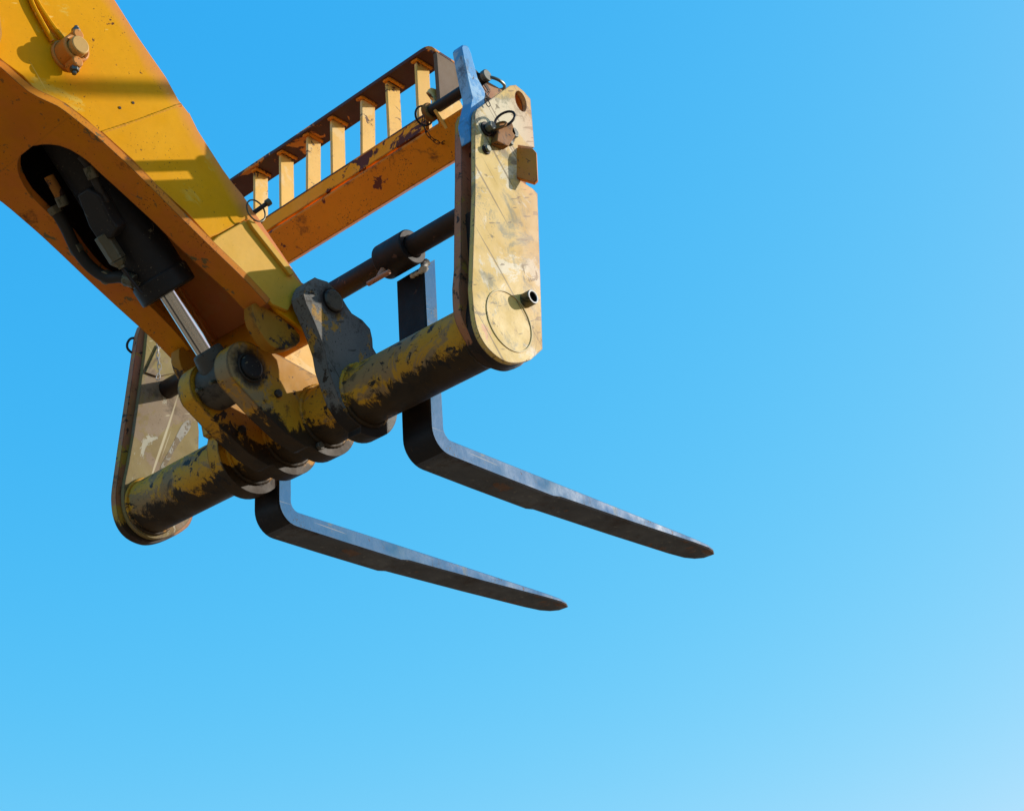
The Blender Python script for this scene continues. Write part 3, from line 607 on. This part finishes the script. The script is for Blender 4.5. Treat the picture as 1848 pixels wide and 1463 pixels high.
# ================================================================== FORKS
def fork(xr, label, zt_top=.375, dyaw=0):
    t = thing('pallet_fork', label, 'fork', (xr - .049, .084, -.12), 'pallet forks hanging from the shaft')
    yb, yf, zt, zb = .084, .128, -.120, -.165
    st = []   # stations: outer point, inner point, half-width inset
    st.append(((yb, .335), (yf, zt_top), 0)); st.append(((yb, .1), (yf, .1), 0)); st.append(((yb, -.06), (yf + .001, -.075), 0))
    ro, ri = .062, .026
    for k in range(9):
        a = R(180 + 90 * k / 8)
        o = (yb + ro + ro * math.cos(a), zb + ro + ro * math.sin(a)); i_ = (yf + .001 + ri + ri * math.cos(a), zt + ri + ri * math.sin(a)); st.append((o, i_, 0))
    st += [((.30, zb - .001), (.30, zt), 0), ((.515, zb - .0005), (.515, zt), 0), ((.545, zb + .0055), (.535, zt), 0), ((.85, -.149), (.85, zt), 0), ((1.12, -.1375), (1.12, zt - .0005), 0), ((1.19, -.1345), (1.19, zt - .001), .004), ((1.225, -.1325), (1.222, zt - .002), .016), ((1.247, -.130), (1.243, zt - .004), .034)]
    rings = []
    for o, i_, ins in st:
        a, b = xr - .098 + ins, xr - ins * .7
        c = min(.004, .3 * math.hypot(o[0] - i_[0], o[1] - i_[1])); O, I = Vector(o), Vector(i_); d = (I - O).normalized() * c
        rings.append([(a + c, *O), (b - c, *O), (b, *(O + d)), (b, *(I - d)), (b - c, *I), (a + c, *I), (a, *(I - d)), (a, *(O + d))])
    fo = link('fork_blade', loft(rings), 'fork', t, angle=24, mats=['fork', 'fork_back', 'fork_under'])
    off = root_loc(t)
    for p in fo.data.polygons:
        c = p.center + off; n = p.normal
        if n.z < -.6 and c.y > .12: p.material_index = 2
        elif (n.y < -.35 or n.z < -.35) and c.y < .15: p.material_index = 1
    link('fork_sleeve', cyl((xr - .092, RY, RZ), (xr + .008, RY, RZ), .046, 48, inner=.0285), 'dark', t, .003)
    weld([(xr + .002, yb - .002, .318), (xr + .001, yb - .001, .335), (xr - .003, yb + .012, .352)], .009, t, 'pale_metal', .6)
    weld([(xr - .04, yb - .005, .322), (xr, yb - .004, .322)], .006, t, 'pale_metal', .6)
    link('lock_screw', cyl((xr - .075, RY - .02, RZ - .035), (xr - .075, RY - .037, RZ - .066), .008, 16), 'copper', t, .001)
    c = Vector((xr - .075, RY - .038, RZ - .068)); dd = Vector((1, .0, -.0)).normalized()
    link('lock_handle', cyl(c - dd * .038, c + dd * .038, .0065, 16), 'copper', t, .001)
    return t
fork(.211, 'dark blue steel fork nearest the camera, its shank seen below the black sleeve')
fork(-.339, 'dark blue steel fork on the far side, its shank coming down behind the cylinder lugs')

# ================================================================== BLUE BAR, PINS AND CHAINS
blp = [(-0.0785, 0.7369), (-0.0739, 0.7472), (-0.0620, 0.7532), (-0.0505, 0.7513), (-0.0438, 0.7382), (-0.0257, 0.6724), (-0.0028, 0.6449), (-0.0031, 0.6181), (-0.0159, 0.5800), (-0.0367, 0.5107), (-0.0667, 0.4635), (-0.0758, 0.5162), (-0.0525, 0.5998), (-0.0630, 0.6469)]
bl = link('locking_bar', prism(blp, .4955, .5265), 'blue', None, .003)
tag(bl, 'pale blue painted steel bar standing upright in the gap between the right side plates', 'steel bar')
PX0, PX1, PY, PZ = 0.2970, 0.4900, 0.0397, 0.7337
pin = thing('locking_pin', 'rusty brown locking pin with a wire ring, through the blue bar beside the backrest', 'pin', (.45, PY, PZ))
link('pin_shaft', cyl((PX0, PY, PZ), (PX1, PY, PZ), .0145, 32), 'dark', pin, .002)
link('pin_collar', cyl((PX0 - .005, PY, PZ), (PX0 + .009, PY, PZ), .025, 36, inner=.012), 'rust', pin, .003)
link('pin_head', cyl((PX1 - .002, PY, PZ), (PX1 + .012, PY, PZ), .0155, 24), 'bolt', pin, .002)
link('pin_cross_bolt', cyl((PX1 - .016, PY - .03, PZ + .012), (PX1 - .016, PY + .028, PZ - .006), .010, 20), 'dark', pin, .002)
link('pull_ring', sweep([Vector((PX1 - .006 + .024 * math.cos(t), PY + .038 + .034 * math.sin(t), PZ + .004 - .006 * math.cos(t))) for t in [2 * math.pi * i / 28 for i in range(28)]], .0042, 10, True), 'bolt', pin)
link('wire_ring', sweep(ringpts((PX0 - .006, PY - .012, PZ - .012), .026, Vector((.2, 1, 0)).normalized(), Vector((.25, 0, 1)).normalized()), .0026, 8, True), 'dark', pin)
def chain(name, pts, root, mat, ln=.011, w=.0042, r=.0011):
    P = spline(pts, 20); L = [0]
    for a, b in zip(P, P[1:]): L.append(L[-1] + (b - a).length)
    step = ln * 1.42; n = int(L[-1] / step); bm = bmesh.new()
    for k in range(n + 1):
        s = min(L[-1] - 1e-6, k * step); i = max(j for j in range(len(L)) if L[j] <= s); i = min(i, len(P) - 2)
        c = P[i].lerp(P[i + 1], (s - L[i]) / max(1e-9, L[i + 1] - L[i])); d, u, v = frame(P[i + 1] - P[i])
        ang = (k % 2) * math.pi / 2 + random.uniform(-.35, .35) + .5; q = u * math.cos(ang) + v * math.sin(ang)
        loop = [c + d * (ln - w) * (1 if math.cos(t) >= 0 else -1) * .9 * min(1, abs(math.cos(t)) * 3) + d * w * math.cos(t) + q * w * math.sin(t) for t in [2 * math.pi * i / 14 for i in range(14)]]
        sweep(loop, r, 6, True, bm)
    return link(name, bm, mat, root)
cpts = [Vector((.30, *p)) for p in [(0.0152, 0.7016), (0.0159, 0.6778), (0.0342, 0.6563), (0.0675, 0.6526), (0.1008, 0.6746), (0.1312, 0.7057)]]
chain('chain', cpts, pin, 'dark')
cp3 = [Vector((.55, *p)) for p in [(-0.0288, 0.6256), (-0.0217, 0.6179), (-0.0311, 0.5980), (-0.0245, 0.5852)]]
chain('chain', cp3, pin, 'dark')
lp = thing('linch_pin', 'small linch pin with a spring wire ring beside the first slat, at the boom edge', 'pin', (.05, -.20, .40))
q = [(-0.3059, 0.4056), (-0.2859, 0.4291), (-0.3025, 0.4087)]
a, b = Vector((.035, *q[0])), Vector((.055, *q[1]))
link('pin_shaft', cyl(a, b, .0055, 16), 'dark', lp, .001)
link('pin_head', cyl(b, b + (b - a) * .35, .009, 16), 'brass', lp, .002)
q = [(-0.3059, 0.4072)][0]
link('spring_ring', sweep(ringpts((.042, *q), .028, (0, 1, 0), (0, 0, 1), 36), .0020, 8, True), 'brass', lp)
lch = thing('retaining_chain', 'short pale chain hanging in front of the left side plate below the boom', 'chain', (-.7, 0, .5))
q = [Vector((-.74, *p)) for p in [(-0.0248, 0.4959), (-0.0182, 0.4751), (-0.0184, 0.4393), (-0.0113, 0.4064), (-0.0155, 0.3750)]]
chain('chain_links', q, lch, 'pale_metal', .012, .0048, .0013)

# ================================================================== SHADE POLE (unseen, added to cast the band of shade across the boom)
hit = Vector((1.615, 2.070, 2.001))
PXX, LZ = 3.6, hit.z + .5
lpo = thing('shade_pole', 'added unseen grey pole with a side arm, casting a shade band on the boom', 'shadow caster', (PXX, hit.y, -3.4))
link('pole', cyl((PXX, hit.y, -3.4), (PXX, hit.y, LZ), .06, 24, r1=.045), 'bolt', lpo, .004)
link('side_arm', cyl((hit.x - .10, hit.y, hit.z), (PXX, hit.y, hit.z), .0225, 24), 'bolt', lpo, .002)
link('pole_cap', box(PXX - .12, PXX + .3, hit.y - .07, hit.y + .07, LZ, LZ + .07), 'bolt', lpo, .01)
link('base_flange', cyl((PXX, hit.y, -3.4), (PXX, hit.y, -3.37), .16, 24), 'bolt', lpo, .004)
